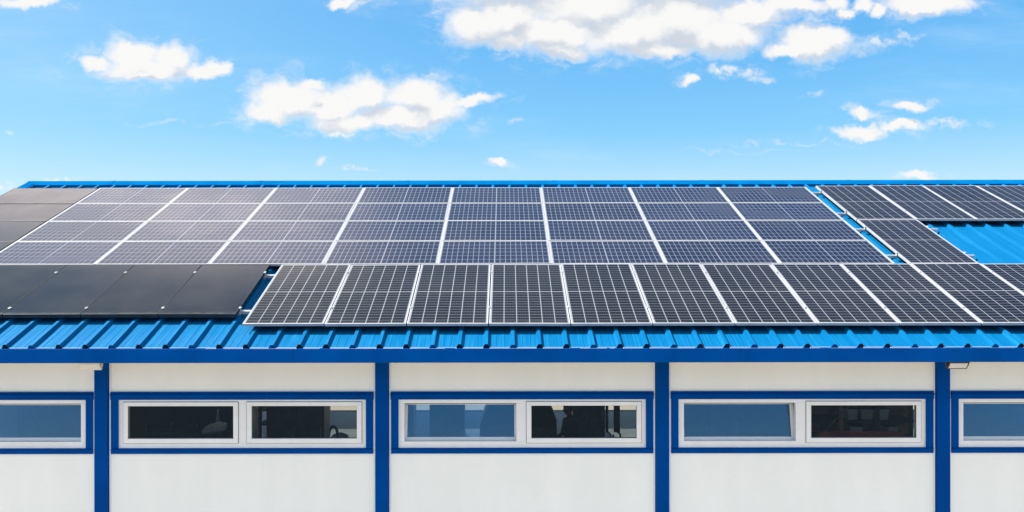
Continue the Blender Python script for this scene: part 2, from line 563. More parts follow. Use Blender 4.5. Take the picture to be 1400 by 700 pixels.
# ------------------------------------------------------------------ the hall
YW = 11.10                   # outer face of the front wall
XL, XR = -9.62, 13.0
WS = FPX / YW
BAY = 382.4 / WS
COLX = [-550.0 / WS + BAY * k for k in range(-1, 6)]
YR = 17.25                    # ridge
YB = 24.9             # back wall, outer face
hall = empty('factory_hall', (1.7, YW, 0))
tag(hall, 'long white prefabricated hall with blue ribbed metal roof, blue posts and strip windows', 'building')
HOFF = (-hall.location[0], -hall.location[1], 0)


def hp(name, bm, mat, bevel=0.0, **kw):
    return link(name, bm, mat, hall, HOFF, bevel=bevel, **kw)


# roof: front slope in its own slope coordinates (x, s, h above the sheet)
S_EAVE = 0.24
_p = rp(0, 0, -HP)
s_edge = (10.466 - _p.y) / CS          # sheet edge over the gutter
s_ridge = (YR - _p.y) / CS
RIB, RH = 0.3315, 0.046
rib_x = []
k = 0
x = 4.08
while x > XL:
    x -= RIB
x += RIB
while x < XR - 0.05:
    rib_x.append(x)
    x += RIB


def sheet(bm, s0, s1, closed):
    """ribbed sheet: one upper skin with trapezoid ribs, thin, open rib ends at s0"""
    prof = [(XL, 0.0)]
    for rx in rib_x:
        prof += [(rx - 0.042, 0.0), (rx - 0.019, RH), (rx + 0.019, RH), (rx + 0.042, 0.0)]
    prof.append((XR, 0.0))
    T = 0.0012
    top0 = [bm.verts.new((px, s0, pz)) for px, pz in prof]
    top1 = [bm.verts.new((px, s1, pz)) for px, pz in prof]
    bot0 = [bm.verts.new((px, s0, pz - T)) for px, pz in prof]
    bot1 = [bm.verts.new((px, s1, pz - T)) for px, pz in prof]
    for i in range(len(prof) - 1):
        bm.faces.new((top0[i], top0[i + 1], top1[i + 1], top1[i]))
        bm.faces.new((bot0[i + 1], bot0[i], bot1[i], bot1[i + 1]))
        bm.faces.new((top0[i + 1], top0[i], bot0[i], bot0[i + 1]))


bm = bmesh.new()
sheet(bm, s_edge, s_ridge, True)
# soft stiffening swages between the ribs
for rx in rib_x[:-1]:
    for q in (0.115, 0.215):
        prism_y(bm, [(rx + q - 0.010, 0.0005), (rx + q - 0.004, 0.003), (rx + q + 0.004, 0.003), (rx + q + 0.010, 0.0005)], s_edge, s_ridge)
# every third rib is the sheet overlap: its end is closed and runs a little farther
for i, rx in enumerate(rib_x):
    if abs(((rx - 4.08) / RIB) % 3) < 0.2 or abs(((rx - 4.08) / RIB) % 3 - 3) < 0.2:
        prism_y(bm, [(rx - 0.044, -0.001), (rx - 0.021, RH + .0015), (rx + 0.021, RH + .0015), (rx + 0.044, -0.001)], s_edge - 0.02, s_edge + 0.5)
base = rp(0, 0, -HP)
roof = link('roof', bm, M_roof, hall, Vector(base) + Vector(HOFF), (TH, 0, 0))


def rsub(name, bm, mat, **kw):           # sub-part of the roof given in slope coordinates
    return link(name, bm, mat, roof, (0, 0, 0), **kw)


def rsubw(name, bm, mat, **kw):          # sub-part of the roof given in world coordinates
    inv = (Matrix.Translation(base) @ Matrix.Rotation(TH, 4, 'X')).inverted()
    for v in bm.verts:
        v.co = inv @ v.co
    return link(name, bm, mat, roof, (0, 0, 0), **kw)


# foam fillers in the rib ends
for rx in rib_x:
    if not (abs(((rx - 4.08) / RIB) % 3) < 0.2 or abs(((rx - 4.08) / RIB) % 3 - 3) < 0.2):
        bm = bmesh.new()
        prism_y(bm, [(rx - 0.040, -0.03), (rx - 0.040, 0.0), (rx - 0.0175, RH - .0025), (rx + 0.0175, RH - .0025), (rx + 0.040, 0.0), (rx + 0.040, -0.03)], s_edge + 0.004, s_edge + 0.05)
        rsub('rib_filler', bm, M_filler)
# pale cut edge of the sheet at the eave
bm = bmesh.new()
xs = [XL] + rib_x + [XR]
for a, b_ in zip(xs, xs[1:]):
    box(bm, a + 0.046, b_ - 0.046, s_edge - 0.012, s_edge - 0.001, -0.003, 0.004)
rsub('sheet_edge', bm, M_edge)
# gable verge on the left and right
for sx, s in ((XL, -1), (XR, 1)):
    bm = bmesh.new()
    x0, x1 = (sx - 0.09, sx + 0.10) if s < 0 else (sx - 0.10, sx + 0.09)
    box(bm, x0, x1, s_edge, s_ridge, 0.050, 0.058)
    xa, xb = (x0, x0 + 0.008) if s < 0 else (x1 - 0.008, x1)
    box(bm, xa, xb, s_edge, s_ridge, -0.16, 0.0495)
    rsub('verge_trim', bm, M_ridge)
# ridge cap
rz = rp(0, s_ridge, -HP).z
bm = bmesh.new()
L = 0.26
dz_ = 0.050
prism(bm, [(YR - L * CS, rz + dz_ - L * SN + 0.004), (YR - 0.03, rz + dz_ + 0.010), (YR + 0.03, rz + dz_ + 0.010), (YR + L * CS, rz + dz_ - L * SN + 0.004),
           (YR + L * CS, rz + dz_ - L * SN - 0.012), (YR + 0.03, rz + dz_ - 0.004), (YR - 0.03, rz + dz_ - 0.004), (YR - L * CS, rz + dz_ - L * SN - 0.012)], XL - 0.09, XR + 0.09)
# joints of the cap lengths
for k in range(8):
    xx = XL + 1.6 + k * 3.0
    prism(bm, [(YR - L * CS - 0.003, rz + dz_ - L * SN + 0.006), (YR - 0.031, rz + dz_ + 0.0135), (YR + 0.031, rz + dz_ + 0.0135), (YR + 0.031, rz + dz_ + .0105), (YR - 0.03, rz + dz_ + 0.0105), (YR - L * CS - 0.003, rz + dz_ - L * SN + 0.003)], xx, xx + 0.08)
rsubw('ridge_cap', bm, M_ridge)
# profile closure under the front flange of the cap
bm = bmesh.new()
sF = s_ridge - L + 0.008
prism_y(bm, [(XL, 0.001), (XR, 0.001), (XR, 0.034), (XL, 0.034)], sF, sF + 0.012)
rsub('ridge_closure', bm, M_ridge)
# back slope, unseen, with openings added to let light into the hall
bm = bmesh.new()
ye = YB + 0.35
ze = rz - (ye - YR) * SN / CS
fz_ = lambda y: rz - (y - YR) * SN / CS
yl0, yl1 = YR + 1.0, YR + 5.2
slabs = [(XL, XR, YR, yl0), (XL, XR, yl1, ye)]
lights = []
xx = XL
for cx in COLX:
    xc = cx + BAY / 2
    if xc + .9 > XR:
        break
    slabs.append((xx, xc - .9, yl0, yl1))
    lights.append((xc - .9, xc + .9))
    xx = xc + .9
slabs.append((xx, XR, yl0, yl1))
for xa, xb, ya, yb in slabs:
    prism(bm, [(ya, fz_(ya)), (yb, fz_(yb)), (yb, fz_(yb) - 0.03), (ya, fz_(ya) - 0.03)], xa, xb)
bmesh.ops.remove_doubles(bm, verts=bm.verts, dist=1e-5)
rsubw('back_slope', bm, M_ridge)
for xa, xb in lights:
    bm = bmesh.new()
    prism(bm, [(yl0, fz_(yl0) + .006), (yl1, fz_(yl1) + .006), (yl1, fz_(yl1) + .002), (yl0, fz_(yl0) + .002)], xa - .05, xb + .05)
    rsubw('added_rooflight', bm, M_glass)  # unseen glazed opening, added to brighten the inside of the hall
# inner lining under the front slope
bm = bmesh.new()
box(bm, XL + .02, XR - .02, s_edge + 0.45, s_ridge - 0.05, -0.10, -0.012)
rsub('inner_lining', bm, M_in)
# gutter
gz1, gz0 = ZC - 126.5 / 112.0, ZC - 146.0 / 112.0
bm = bmesh.new()
prism(bm, [(10.300, gz1), (10.300, gz0 + 0.012), (10.312, gz0), (10.47, gz0), (10.47, gz1 - 0.03), (10.466, gz1 - 0.03), (10.466, gz0 + 0.004), (10.314, gz0 + 0.004),
           (10.304, gz0 + 0.014), (10.304, gz1 - 0.012), (10.322, gz1 - 0.012), (10.322, gz1)], XL - 0.09, XR + 0.09)
for xx in (-8.3, -2.68, 2.9, 8.4):
    box(bm, xx, xx + 0.09, 10.2965, 10.2995, gz0 + 0.013, gz1 - 0.001)
rsubw('gutter', bm, M_gutter, bevel=0.003)
# soffit
bm = bmesh.new()
box(bm, XL - .05, XR + .05, 10.474, YW + 0.05, gz0 + 0.03, gz0 + 0.045)
rsubw('soffit', bm, M_soffit)


# --- front wall: one sandwich panel per bay with the window opening cut out
def zz(py):
    return ZC - (py - 350) / WS


WT, WB = zz(545.5), zz(612)          # window frame outer top / bottom
TT, TB = zz(535), zz(619.5)          # trim outer
HWF, HWT = 169.0 / WS, 179.0 / WS
z_top = gz0 + 0.03
for k in range(len(COLX) - 1):
    xa, xb = COLX[k], COLX[k + 1]
    xm = (xa + xb) / 2
    bm = bmesh.new()
    box(bm, xa, xb, YW, YW + 0.10, WT, z_top)
    box(bm, xa, xb, YW, YW + 0.10, 0.0, WB)
    box(bm, xa, xm - HWF, YW, YW + 0.10, WB, WT)
    box(bm, xm + HWF, xb, YW, YW + 0.10, WB, WT)
    bmesh.ops.remove_doubles(bm, verts=bm.verts, dist=1e-5)
    hp('wall_panel', bm, M_wall)
for xa, xb in ((XL, COLX[0]), (COLX[-1], XR)):
    bm = bmesh.new()
    box(bm, xa, xb, YW, YW + 0.10, 0, z_top)
    hp('wall_panel', bm, M_wall)
# posts with their white joint strips
for cx in COLX:
    bm = bmesh.new()
    box(bm, cx - 0.085, cx + 0.085, YW - 0.055, YW - 0.001, 0.0, z_top - 0.002)
    box(bm, cx - 0.092, cx - 0.0855, YW - 0.012, YW - 0.001, 0.0, z_top - 0.002)
    box(bm, cx + 0.0855, cx + 0.092, YW - 0.012, YW - 0.001, 0.0, z_top - 0.002)
    p = hp('wall_post', bm, M_blue, bevel=0.006)
    bm = bmesh.new()
    for s in (-1, 1):
        box(bm, cx + s * 0.1055 - 0.0125, cx + s * 0.1055 + 0.0125, YW - 0.010, YW - 0.001, 0.0, z_top - 0.002)
    link('joint_strip', bm, M_joint, p, (0, 0, 0))


# --- windows
def ring(bm, x0, x1, z0, z1, wl, wr, wb, wtp, ya, yb, M=None):
    box(bm, x0, x1, ya, yb, z0, z0 + wb, M)
    box(bm, x0, x1, ya, yb, z1 - wtp, z1, M)
    box(bm, x0, x0 + wl, ya, yb, z0 + wb, z1 - wtp, M)
    box(bm, x1 - wr, x1, ya, yb, z0 + wb, z1 - wtp, M)


OX0, OX1 = 8.0 / WS, 161.0 / WS
OZ0, OZ1 = zz(603.5) - WB, WT - WB - 0.056       # opening, relative to frame bottom


M_gask_shade = paint('grey_gasket_or_shade', (0.04, 0.042, 0.05), 0.7)


def make_window(xm, tilts, labels):
    # coordinates relative to (xm, YW, WB)
    H = WT - WB
    bm = bmesh.new()
    box(bm, -HWF, HWF, 0.008, 0.080, 0, OZ0)
    box(bm, -HWF, HWF, 0.008, 0.080, OZ1, H)
    box(bm, -HWF, -OX1, 0.008, 0.080, OZ0, OZ1)
    box(bm, OX1, HWF, 0.008, 0.080, OZ0, OZ1)
    box(bm, -OX0, OX0, 0.008, 0.080, OZ0, OZ1)
    win = link('window', bm, M_upvc, hall, Vector((xm, YW, WB)) + Vector(HOFF), bevel=0.004)
    # blue flashing round the opening
    bm = bmesh.new()
    ht, hb = TT - WB, TB - WB
    prism(bm, [(-0.002, H - 0.002), (-0.002, ht), (-0.022, ht), (-0.024, ht - 0.022), (-0.040, ht - 0.034), (-0.040, ht - 0.048), (-0.026, ht - 0.056), (-0.026, H - 0.002)], -HWT - 0.006, HWT + 0.006)
    box(bm, -HWT, -HWF, -0.022, -0.002, hb + 0.0705, H - 0.0025)
    box(bm, HWF, HWT, -0.022, -0.002, hb + 0.0705, H - 0.0025)
    prism(bm, [(-0.002, 0.0), (-0.034, -0.012), (-0.034, -0.020), (-0.024, -0.022), (-0.024, hb), (-0.002, hb)], -HWT, HWT)
    box(bm, -HWT, -HWF, -0.0225, -0.002, 0.001, 0.0703 + hb)
    box(bm, HWF, HWT, -0.0225, -0.002, 0.001, 0.0703 + hb)
    link('window_trim', bm, M_blue, win, (0, 0, 0), bevel=0.002)
    for side, tilt, lb in ((-1, tilts[0], labels[0]), (1, tilts[1], labels[1])):
        x0, x1 = (-OX1, -OX0) if side < 0 else (OX0, OX1)
        bm = bmesh.new()
        if tilt:
            e = 0.024
            M = Matrix.Translation((0, 0.088, OZ0 - e)) @ Matrix.Rotation(R(-tilt), 4, 'X')
            h = OZ1 - OZ0 + 2 * e
            rw = 0.062
            ring(bm, x0 - e, x1 + e, 0, h, rw - .014, rw - .014, rw, rw, 0, 0.055, M)
            s = link('window_sash', bm, M_upvc, win, (0, 0, 0), bevel=0.003)
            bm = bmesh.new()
            box(bm, x0, x1, 0.0805, 0.086, OZ1 - .020, OZ1 + .01)  # dark strip standing in for the shaded reveal under the frame head
            link('window_gasket_or_shade', bm, M_gask_shade, win, (0, 0, 0))
            bm = bmesh.new()
            box(bm, x0 - e + rw - .014, x1 + e - rw + .014, 0.022, 0.030, rw, h - rw, M)
        else:
            e = 0.020
            ring(bm, x0 - e, x1 + e, OZ0 - e, OZ1 + e, 0.064, 0.064, 0.062, 0.052, -0.006, 0.060)
            # drip bar and gasket line
            s = link('window_sash', bm, M_upvc, win, (0, 0, 0), bevel=0.004)
            bm = bmesh.new()
            box(bm, x0 - e + .064, x1 + e - .064, 0.012, 0.022, OZ0 - e + .062, OZ1 + e - .052)
        if lb:
            s['label'] = lb
        link('window_pane', bm, M_glass_t if tilt else M_glass, win, (0, 0, 0))
        if not tilt:
            # dark gasket round the pane and the shut line round the sash
            bm = bmesh.new()
            ring(bm, x0 - e + .064 - .003, x1 + e - .064 + .003, OZ0 - e + .062 - .003, OZ1 + e - .052 + .003, .006, .006, .006, .006, 0.004, 0.0115)
            ring(bm, x0 - e - .004, x1 + e + .004, OZ0 - e - .004, OZ1 + e + .004, .0035, .0035, .0035, .0035, 0.001, 0.0078)
            link('window_gasket_or_shade', bm, M_gask_shade, win, (0, 0, 0))
    return win


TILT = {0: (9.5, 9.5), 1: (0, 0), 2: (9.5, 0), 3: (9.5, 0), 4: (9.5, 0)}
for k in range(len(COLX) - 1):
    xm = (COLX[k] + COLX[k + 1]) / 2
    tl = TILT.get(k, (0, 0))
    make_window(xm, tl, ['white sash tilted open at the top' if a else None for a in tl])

# --- other walls, floor and inside frame of the hall
for xa, xb in ((XL, XL + 0.10), (XR - 0.10, XR)):
    bm = bmesh.new()
    prism(bm, [(YW + .101, 0), (YB - .101, 0), (YB - .101, ze - .02), (YR, rz - 0.14), (YW + .101, gz0 - .02)], xa, xb)
    hp('gable_wall', bm, M_wall)
bm = bmesh.new()
for cx in COLX:
    box(bm, cx - 0.15, cx + 0.15, YB - 0.10, YB, 0, 2.55)
box(bm, XL, COLX[0] - 0.15, YB - 0.10, YB, 0, 2.55)
box(bm, COLX[-1] + 0.15, XR, YB - 0.10, YB, 0, 2.55)
box(bm, XL, XR, YB - 0.10, YB, 2.55, ze + 0.02)
hp('back_wall', bm, M_wall)
M_floor = paint('hall_concrete_floor', (0.38, 0.38, 0.37), 0.6, var=0.15, vscale=0.7)
bm = bmesh.new()
box(bm, XL + .1, XR - .1, YW + .1, YB - .1, -0.1, 0.012)
hp('floor', bm, M_floor)

# ------------------------------------------------------------------ solar panels
RT = (TH, 0, 0)


def make_panel(name, wd, ln, fw, fd, fmat, cmat):
    """origin at the middle of the lower edge on the glass plane; local y runs up the slope"""
    root = empty(name)
    bm = bmesh.new()
    a, l = wd / 2, ln
    box(bm, -a, a, 0, fw, -fd, 0)
    box(bm, -a, a, l - fw, l, -fd, 0)
    box(bm, -a, -a + fw, fw, l - fw, -fd, 0)
    box(bm, a - fw, a, fw, l - fw, -fd, 0)
    link('panel_frame', bm, fmat, root, (0, 0, 0), bevel=0.0015)
    bm = bmesh.new()
    box(bm, -a + fw, a - fw, -l / 2 + fw, l / 2 - fw, -0.004, 0.0)
    link('cell_sheet', bm, cmat, root, (0, l / 2, -0.002))
    return root


ORD = ['leftmost', 'second from the left', 'third from the left', 'fourth from the left', 'fifth from the left', 'sixth from the left', 'seventh from the left',
       'eighth from the left', 'ninth from the left', 'tenth from the left', 'rightmost']
protos = {}


def place(kind, args, x, s, label, group):
    if kind not in protos:
        o = protos[kind] = make_panel('solar_panel', *args)
    else:
        o = copy_thing(protos[kind])
    j = random.Random(hash((round(x, 2), round(s, 2))) & 0xffff)
    o.location = rp(x + j.uniform(-.002, .002), s + j.uniform(-.003, .003), j.uniform(-.0015, .0015))
    o.rotation_euler = (TH + R(j.uniform(-.22, .22)), R(j.uniform(-.22, .22)), R(j.uniform(-.06, .06)))
    tag(o, label, 'solar panel', group)
    return o


A_P = (PW, PL, FW, 0.036, M_frame, M_cellp)
A_L = (LW, LL, FW, 0.036, M_frame, M_celll)
A_B = (BW, BL, 0.008, 0.055, M_bframe, M_cellb)
A_C = (CW, CL, 0.008, 0.040, M_bframe, M_cellc)
PP = 1.0533
PX0 = -3.367
S1, S2, S3 = 0.665, 2.745, 4.828
for k in range(11):
    who = 'leftmost' if k == 0 else ('rightmost, partly cut off' if k == 10 else ORD[k])
    place('p', A_P, PX0 + PP * (k + .5), S1, 'white-framed upright solar panel in the row above the gutter, ' + who, 'upright panels in the lowest row above the gutter')
place('p', A_P, PX0 + PP * 9.5, S2, 'lone upright solar panel beside the bare blue roof patch', 'upright panels right of the blue gap')
for k in range(4):
    place('p', A_P, PX0 + PP * (9.5 + k), S3, 'upright solar panel under the ridge right of the blue gap, ' + ['leftmost, above the lone panel', 'second from the gap', 'third from the gap', 'rightmost'][k], 'upright panels right of the blue gap')
ROWN = ['bottom row', 'third row down', 'second row down', 'top row']
LP, LPS, LX0, LS0 = 1.726, 1.0168, -7.919, 2.744
COLN = ['leftmost', 'second from left', 'third from left', 'fourth from left', 'fourth from right', 'third from right', 'second from right', 'rightmost, beside the gap']
for r_ in range(4):
    for k in range(8):
        place('l', A_L, LX0 + LP * (k + .5), LS0 + LPS * r_, 'landscape white-framed solar panel, %s of the big array, %s' % (ROWN[r_], COLN[k]), 'landscape panels of the big array')
for r_ in range(4):
    place('c', A_C, -7.955 - CW / 2, LS0 + LPS * r_, ['plain black landscape solar panel at the roof end, lowest, mostly cut off', 'plain black landscape solar panel at the roof end, third below the ridge',
          'plain black landscape solar panel at the roof end, second below the ridge', 'plain black landscape solar panel at the roof end, topmost, under the ridge'][r_], 'black panels at the gable end')
BP = 1.022
for k in range(4):
    place('b', A_B, -3.535 - BP * (3.5 - k), 0.965, 'plain black upright solar panel above the gutter, ' + ['leftmost, cut off', 'second from left', 'third from left', 'rightmost, beside the narrow gap'][k], 'black upright panels above the gutter')


# ------------------------------------------------------------------ rails and clamps
def rail(x0, x1, s, clamps, label, group='rails across the roof', cats='mounting rail'):
    o = empty('mounting_rail', rp((x0 + x1) / 2, s, -0.081), RT)
    bm = bmesh.new()
    L = (x1 - x0) / 2
    # channel section with a slot in the top
    prism(bm, [(-.020, 0), (.020, 0), (.020, .042), (.006, .042), (.006, .030), (-.006, .030), (-.006, .042), (-.020, .042)], -L, L)
    link('rail_channel', bm, M_alu, o, (0, 0, 0))
    for cx in clamps:
        bm = bmesh.new()
        q = cx - (x0 + x1) / 2
        box(bm, q - .006, q + .006, -.020, .020, .043, .083)
        box(bm, q - .016, q + .016, -.022, .022, .0835, .089)
        tube(bm, [(q, 0, .089), (q, 0, .097)], .009, 8)
        link('panel_clamp', bm, M_alu, o, (0, 0, 0))
    # feet on the ribs
    bm = bmesh.new()
    for i, rx in enumerate(rib_x):
        if x0 + .02 < rx < x1 - .02 and i % 3 == 0:
            q = rx - (x0 + x1) / 2
            box(bm, q - .02, q + .02, -.045, -.0205, -.0305, .030)
    if len(bm.verts):
        link('rail_foot', bm, M_alu, o, (0, 0, 0))
    else:
        bm.free()
    return tag(o, label, cats, group)


gx = [PX0 + PP * k for k in range(12)]
bx = [-3.535 - BP * k for k in range(0, 4)]
rail(-7.6, 8.3, 1.15, bx[1:] + [-3.527] + gx[1:], 'silver rail under the lower half of the upright panels, bridging the narrow gap')
rail(-7.6, 8.3, 2.40, bx[1:] + [-3.527] + gx[1:], 'silver rail under the upper half of the lowest row, bridging the gap near its top')
rail(5.80, gx[10] + .16, 3.18, [gx[9] - .004, gx[10] + .004], 'short silver rail under the bottom of the lone upright panel')
rail(5.80, gx[10] + .18, 4.42, [gx[9] - .004, gx[10] + .004], 'short silver rail under the top of the lone upright panel')
rail(5.80, 10.4, 5.28, [gx[9] - .004, gx[10], gx[11], gx[11] + PP], 'silver rail under the lower half of the panels right of the gap')
rail(5.80, 10.4, 6.56, [gx[9] - .004, gx[10], gx[11], gx[11] + PP], 'silver rail under the panels right of the gap, just below the ridge')
# rails that run up the slope under the joints of the landscape array
M_cov = paint('white_joint_cover', (0.29, 0.295, 0.31), 0.45, metal=0.1, var=0.05)
jname = ['left edge', 'first joint', 'second joint', 'third joint', 'fourth joint', 'fifth joint', 'sixth joint', 'seventh joint', 'right edge']
for k in range(9):
    xx = LX0 + LP * k
    o = empty('joint_rail', rp(xx, LS0, -0.081), RT)
    bm = bmesh.new()
    wdt = 0.020
    off = 0.0
    prism_y(bm, [(-wdt, 0.0), (wdt, 0.0), (wdt, .042), (-wdt, .042)], -0.005, LPS * 4 - 0.01)
    link('rail_channel', bm, M_alu, o, (0, 0, 0))
    bm = bmesh.new()
    box(bm, -0.008, 0.008, 0.0, LPS * 4 - .018, .043, .079)
    link('joint_cover', bm, M_cov, o, (0, 0, 0))
    tag(o, 'white joint rail up the slope at the %s of the big landscape array' % jname[k], 'mounting rail', 'rails up the slope of the big array')

# ------------------------------------------------------------------ floodlights under the eave
M_cream = paint('cream_lamp_body', (0.62, 0.58, 0.50), 0.5, var=0.04)
M_blk = paint('black_lamp_body', (0.012, 0.012, 0.014), 0.45)
M_lens = paint('frosted_lamp_lens', (0.62, 0.63, 0.63), 0.25, var=0.03)


def flood(x, label, body, w_, turn, rim=.016):
    o = empty('floodlight', (x, 10.72, gz0 + 0.030), (0, 0, R(turn)))
    Mx = Matrix.Translation((0, -0.02, -0.115)) @ Matrix.Rotation(R(38), 4, 'X')   # face leans down and out
    bm = bmesh.new()
    box(bm, -w_ / 2, w_ / 2, -.012, .024, -.062, .062, Mx)
    for k in range(7):
        q = -w_ / 2 + .03 + k * (w_ - .06) / 6
        box(bm, q - .003, q + .003, .0245, .040, -.05, .05, Mx)
    link('lamp_housing', bm, body, o, (0, 0, 0), bevel=0.004)
    bm = bmesh.new()
    box(bm, -w_ / 2 + rim, w_ / 2 - rim, -.016, -.0125, -.062 + rim, .062 - rim, Mx)
    link('lamp_lens', bm, M_lens, o, (0, 0, 0))
    bm = bmesh.new()
    box(bm, -w_ / 2 - .012, -w_ / 2 - .004, -.02, .02, -.125, 0)
    box(bm, w_ / 2 + .004, w_ / 2 + .012, -.02, .02, -.125, 0)
    box(bm, -w_ / 2 - .012, w_ / 2 + .012, -.02, .02, -.004, -.0005)
    link('lamp_bracket', bm, body, o, (0, 0, 0))
    return tag(o, label, 'floodlight', 'floodlights under the eave')


flood((124 - 690) / 107.6, 'cream floodlight under the eave, left of a blue post', M_cream, 0.27, 0)
flood((1308 - 690) / 107.6, 'black-framed floodlight under the eave, right of a blue post', M_blk, 0.26, 0, .019)

# ------------------------------------------------------------------ what stands in the hall behind the windows
M_dk = paint('dark_grey_steel', (0.06, 0.08, 0.088), 0.5, var=0.25)
M_dk2 = paint('dark_green_steel', (0.06, 0.095, 0.09), 0.5, var=0.25)
M_bk = paint('black_plastic', (0.010, 0.011, 0.013), 0.5)
M_red = paint('dull_red_paint', (0.45, 0.10, 0.08), 0.55, var=0.3)
M_gbox = paint('grey_box_plastic', (0.82, 0.86, 0.86), 0.6, var=0.15)
M_bag = paint('pale_sack', (0.82, 0.86, 0.90), 0.7, var=0.15, vscale=9, bump=0.8, bscale=9)
M_brn = paint('brown_panel', (0.5, 0.31, 0.25), 0.6, var=0.3)
M_stl = paint('grey_steel_bar', (0.36, 0.38, 0.38), 0.45, metal=0.4)


def X(px, Y):
    return (px - 690) / (FPX / Y)


def locker(px0, px1, Y, h, label, mat=M_dk, doors=2, name='locker', d=0.5):
    x0, x1 = X(px0, Y), X(px1, Y)
    wd = x1 - x0
    o = empty(name, ((x0 + x1) / 2, Y, 0.012))
    bm = bmesh.new()
    box(bm, -wd / 2, wd / 2, 0.0, d, 0.06, h)
    box(bm, -wd / 2 + .04, wd / 2 - .04, 0.03, d - .03, 0.0, 0.06)
    link('locker_body', bm, mat, o, (0, 0, 0), bevel=.006)
    dw = (wd - .03) / doors
    for k in range(doors):
        bm = bmesh.new()
        a = -wd / 2 + .015 + dw * k
        box(bm, a + .006, a + dw - .006, -.020, -.001, .09, h - .03)
        for q in range(4):
            box(bm, a + dw * .3, a + dw * .7, -.024, -.0205, h - .20 - q * .03, h - .19 - q * .03)
        dr = link('locker_door', bm, mat, o, (0, 0, 0), bevel=.003)
        bm = bmesh.new()
        tube(bm, [(a + dw - .05, -.022, h * .55), (a + dw - .05, -.05, h * .56), (a + dw - .05, -.05, h * .64), (a + dw - .05, -.022, h * .65)], .008, 8)
        link('door_handle', bm, M_stl, dr, (0, 0, 0))
    return tag(o, label, 'locker', 'lockers inside the hall')


locker(367, 443, 16.0, 2.05, 'dark double-door locker behind the second window, right sash', M_dk2)
locker(587, 634, 15.2, 2.1, 'dark double-door locker behind the left sash of the middle window', M_dk)
locker(783, 827, 17.6, 2.1, 'dark locker behind the person in the middle window', M_dk2)
locker(553, 565, 15.4, 2.1, 'narrow dark locker at the far left of the middle window', M_dk, doors=1)
locker(20, 110, 16.5, 2.1, 'wide dark locker behind the window cut by the left photo edge', M_dk, doors=3)
locker(1318, 1420, 16.0, 2.1, 'wide dark locker behind the window cut by the right photo edge', M_dk, doors=3)
locker(925, 1093, 16.4, 2.1, 'wide dark locker behind the tilted sash right of the middle window', M_dk2, doors=4)

# dark machine with sloping hood behind the mullion of the middle window
Y = 15.2
o = empty('press_machine', (X(706, Y), Y, 0.012))
u = Y / FPX
bm = bmesh.new()
prism_y(bm, [(-54 * u, 0), (55 * u, 0), (55 * u, 1.62), (44 * u, 1.98), (-38 * u, 1.98), (-50 * u, 1.55)], 0, 0.9)
link('machine_body', bm, M_bk, o, (0, 0, 0), bevel=.02)
bm = bmesh.new()
box(bm, 10 * u, 46 * u, -.03, -.001, .7, 1.5)
link('access_door', bm, M_dk, o, (0, 0, 0), bevel=.006)
bm = bmesh.new()
box(bm, -44 * u, -8 * u, -.05, -.001, 1.05, 1.40)
link('control_box', bm, M_dk2, o, (0, 0, 0), bevel=.01)
tag(o, 'bulky black machine with sloping hood behind the middle window', 'machine')

# rounded black machine with an arched handle
Y = 16.6
o = empty('floor_machine', (X(456, Y), Y, 0.012))
bm = bmesh.new()
prism_y(bm, [(-.20, 0), (.22, 0), (.24, .85), (.20, .98), (.06, 1.03), (-.10, 1.0), (-.17, .9)], 0, .5)
link('machine_body', bm, M_bk, o, (0, 0, 0), bevel=.04)
bm = bmesh.new()
tube(bm, [(-.10 + .09 * math.cos(a) + .05, .2, 1.0 + .20 * math.sin(a)) for a in [math.pi * k / 10 for k in range(11)]], .028, 8)
link('carry_handle', bm, M_bk, o, (0, 0, 0))
tag(o, 'rounded black machine with arched handle right of the dark locker', 'machine')

# shelf upright left of the locker
Y = 15.6
o = empty('shelf_rack', (X(360, Y), Y, 0.012))
u = Y / FPX
for sx in (-5, 6):
    bm = bmesh.new()
    box(bm, sx * u - .025, sx * u + .025, 0, .05, 0, 2.05)
    link('rack_upright', bm, M_bk, o, (0, 0, 0))
bm = bmesh.new()
for k, zq in enumerate((.5, 1.0, 1.45, 1.72, 1.9)):
    box(bm, -8 * u - .02 * (k % 2), 8 * u, .051, .4, zq, zq + .035)
link('rack_shelf', bm, M_bk, o, (0, 0, 0))
tag(o, 'narrow black shelf rack left of the dark locker', 'shelf rack')

# tall dark cabinet wall and bench with a pale sack: left sash of the second window
locker(168, 345, 16.2, 2.15, 'very wide black locker filling the left sash of the second window', M_bk, doors=5)
Y = 15.2
o = empty('work_bench', (X(270, Y), Y, 0.012))
bm = bmesh.new()
box(bm, -.95, .75, 0, .7, 1.30, 1.36)
link('bench_top', bm, M_bk, o, (0, 0, 0), bevel=.008)
for lx in (-.9, .65):
    for ly in (.04, .6):
        bm = bmesh.new()
        box(bm, lx, lx + .06, ly, ly + .06, 0, 1.2995)
        link('bench_leg', bm, M_bk, o, (0, 0, 0))
tag(o, 'high black work bench behind the left sash of the second window', 'work bench')
bm = bmesh.new()
bmesh.ops.create_icosphere(bm, subdivisions=4, radius=1)
rnd = random.Random(5)
for v in bm.verts:
    n = v.co.normalized()
    q = 1 + .12 * math.sin(9 * n.x + 3 * n.z) * math.cos(8 * n.z - 5 * n.y) + .06 * math.sin(23 * n.x + 17 * n.y)
    v.co = Vector((n.x * .19 * q + n.z * .10, n.y * .12 * q, max(-.085, n.z * .12 * q)))
o = link('pale_sack', bm, M_bag, None, (X(291, 15.3), 15.40, 1.372 + .0855), (0, R(0), 0), smooth=True)
tag(o, 'pale crumpled sack lying on the high black bench', 'sack')
bm = bmesh.new()
bmesh.ops.create_cone(bm, cap_ends=True, segments=14, radius1=.055, radius2=.018, depth=.24)
for v in bm.verts:
    v.co.z += .12
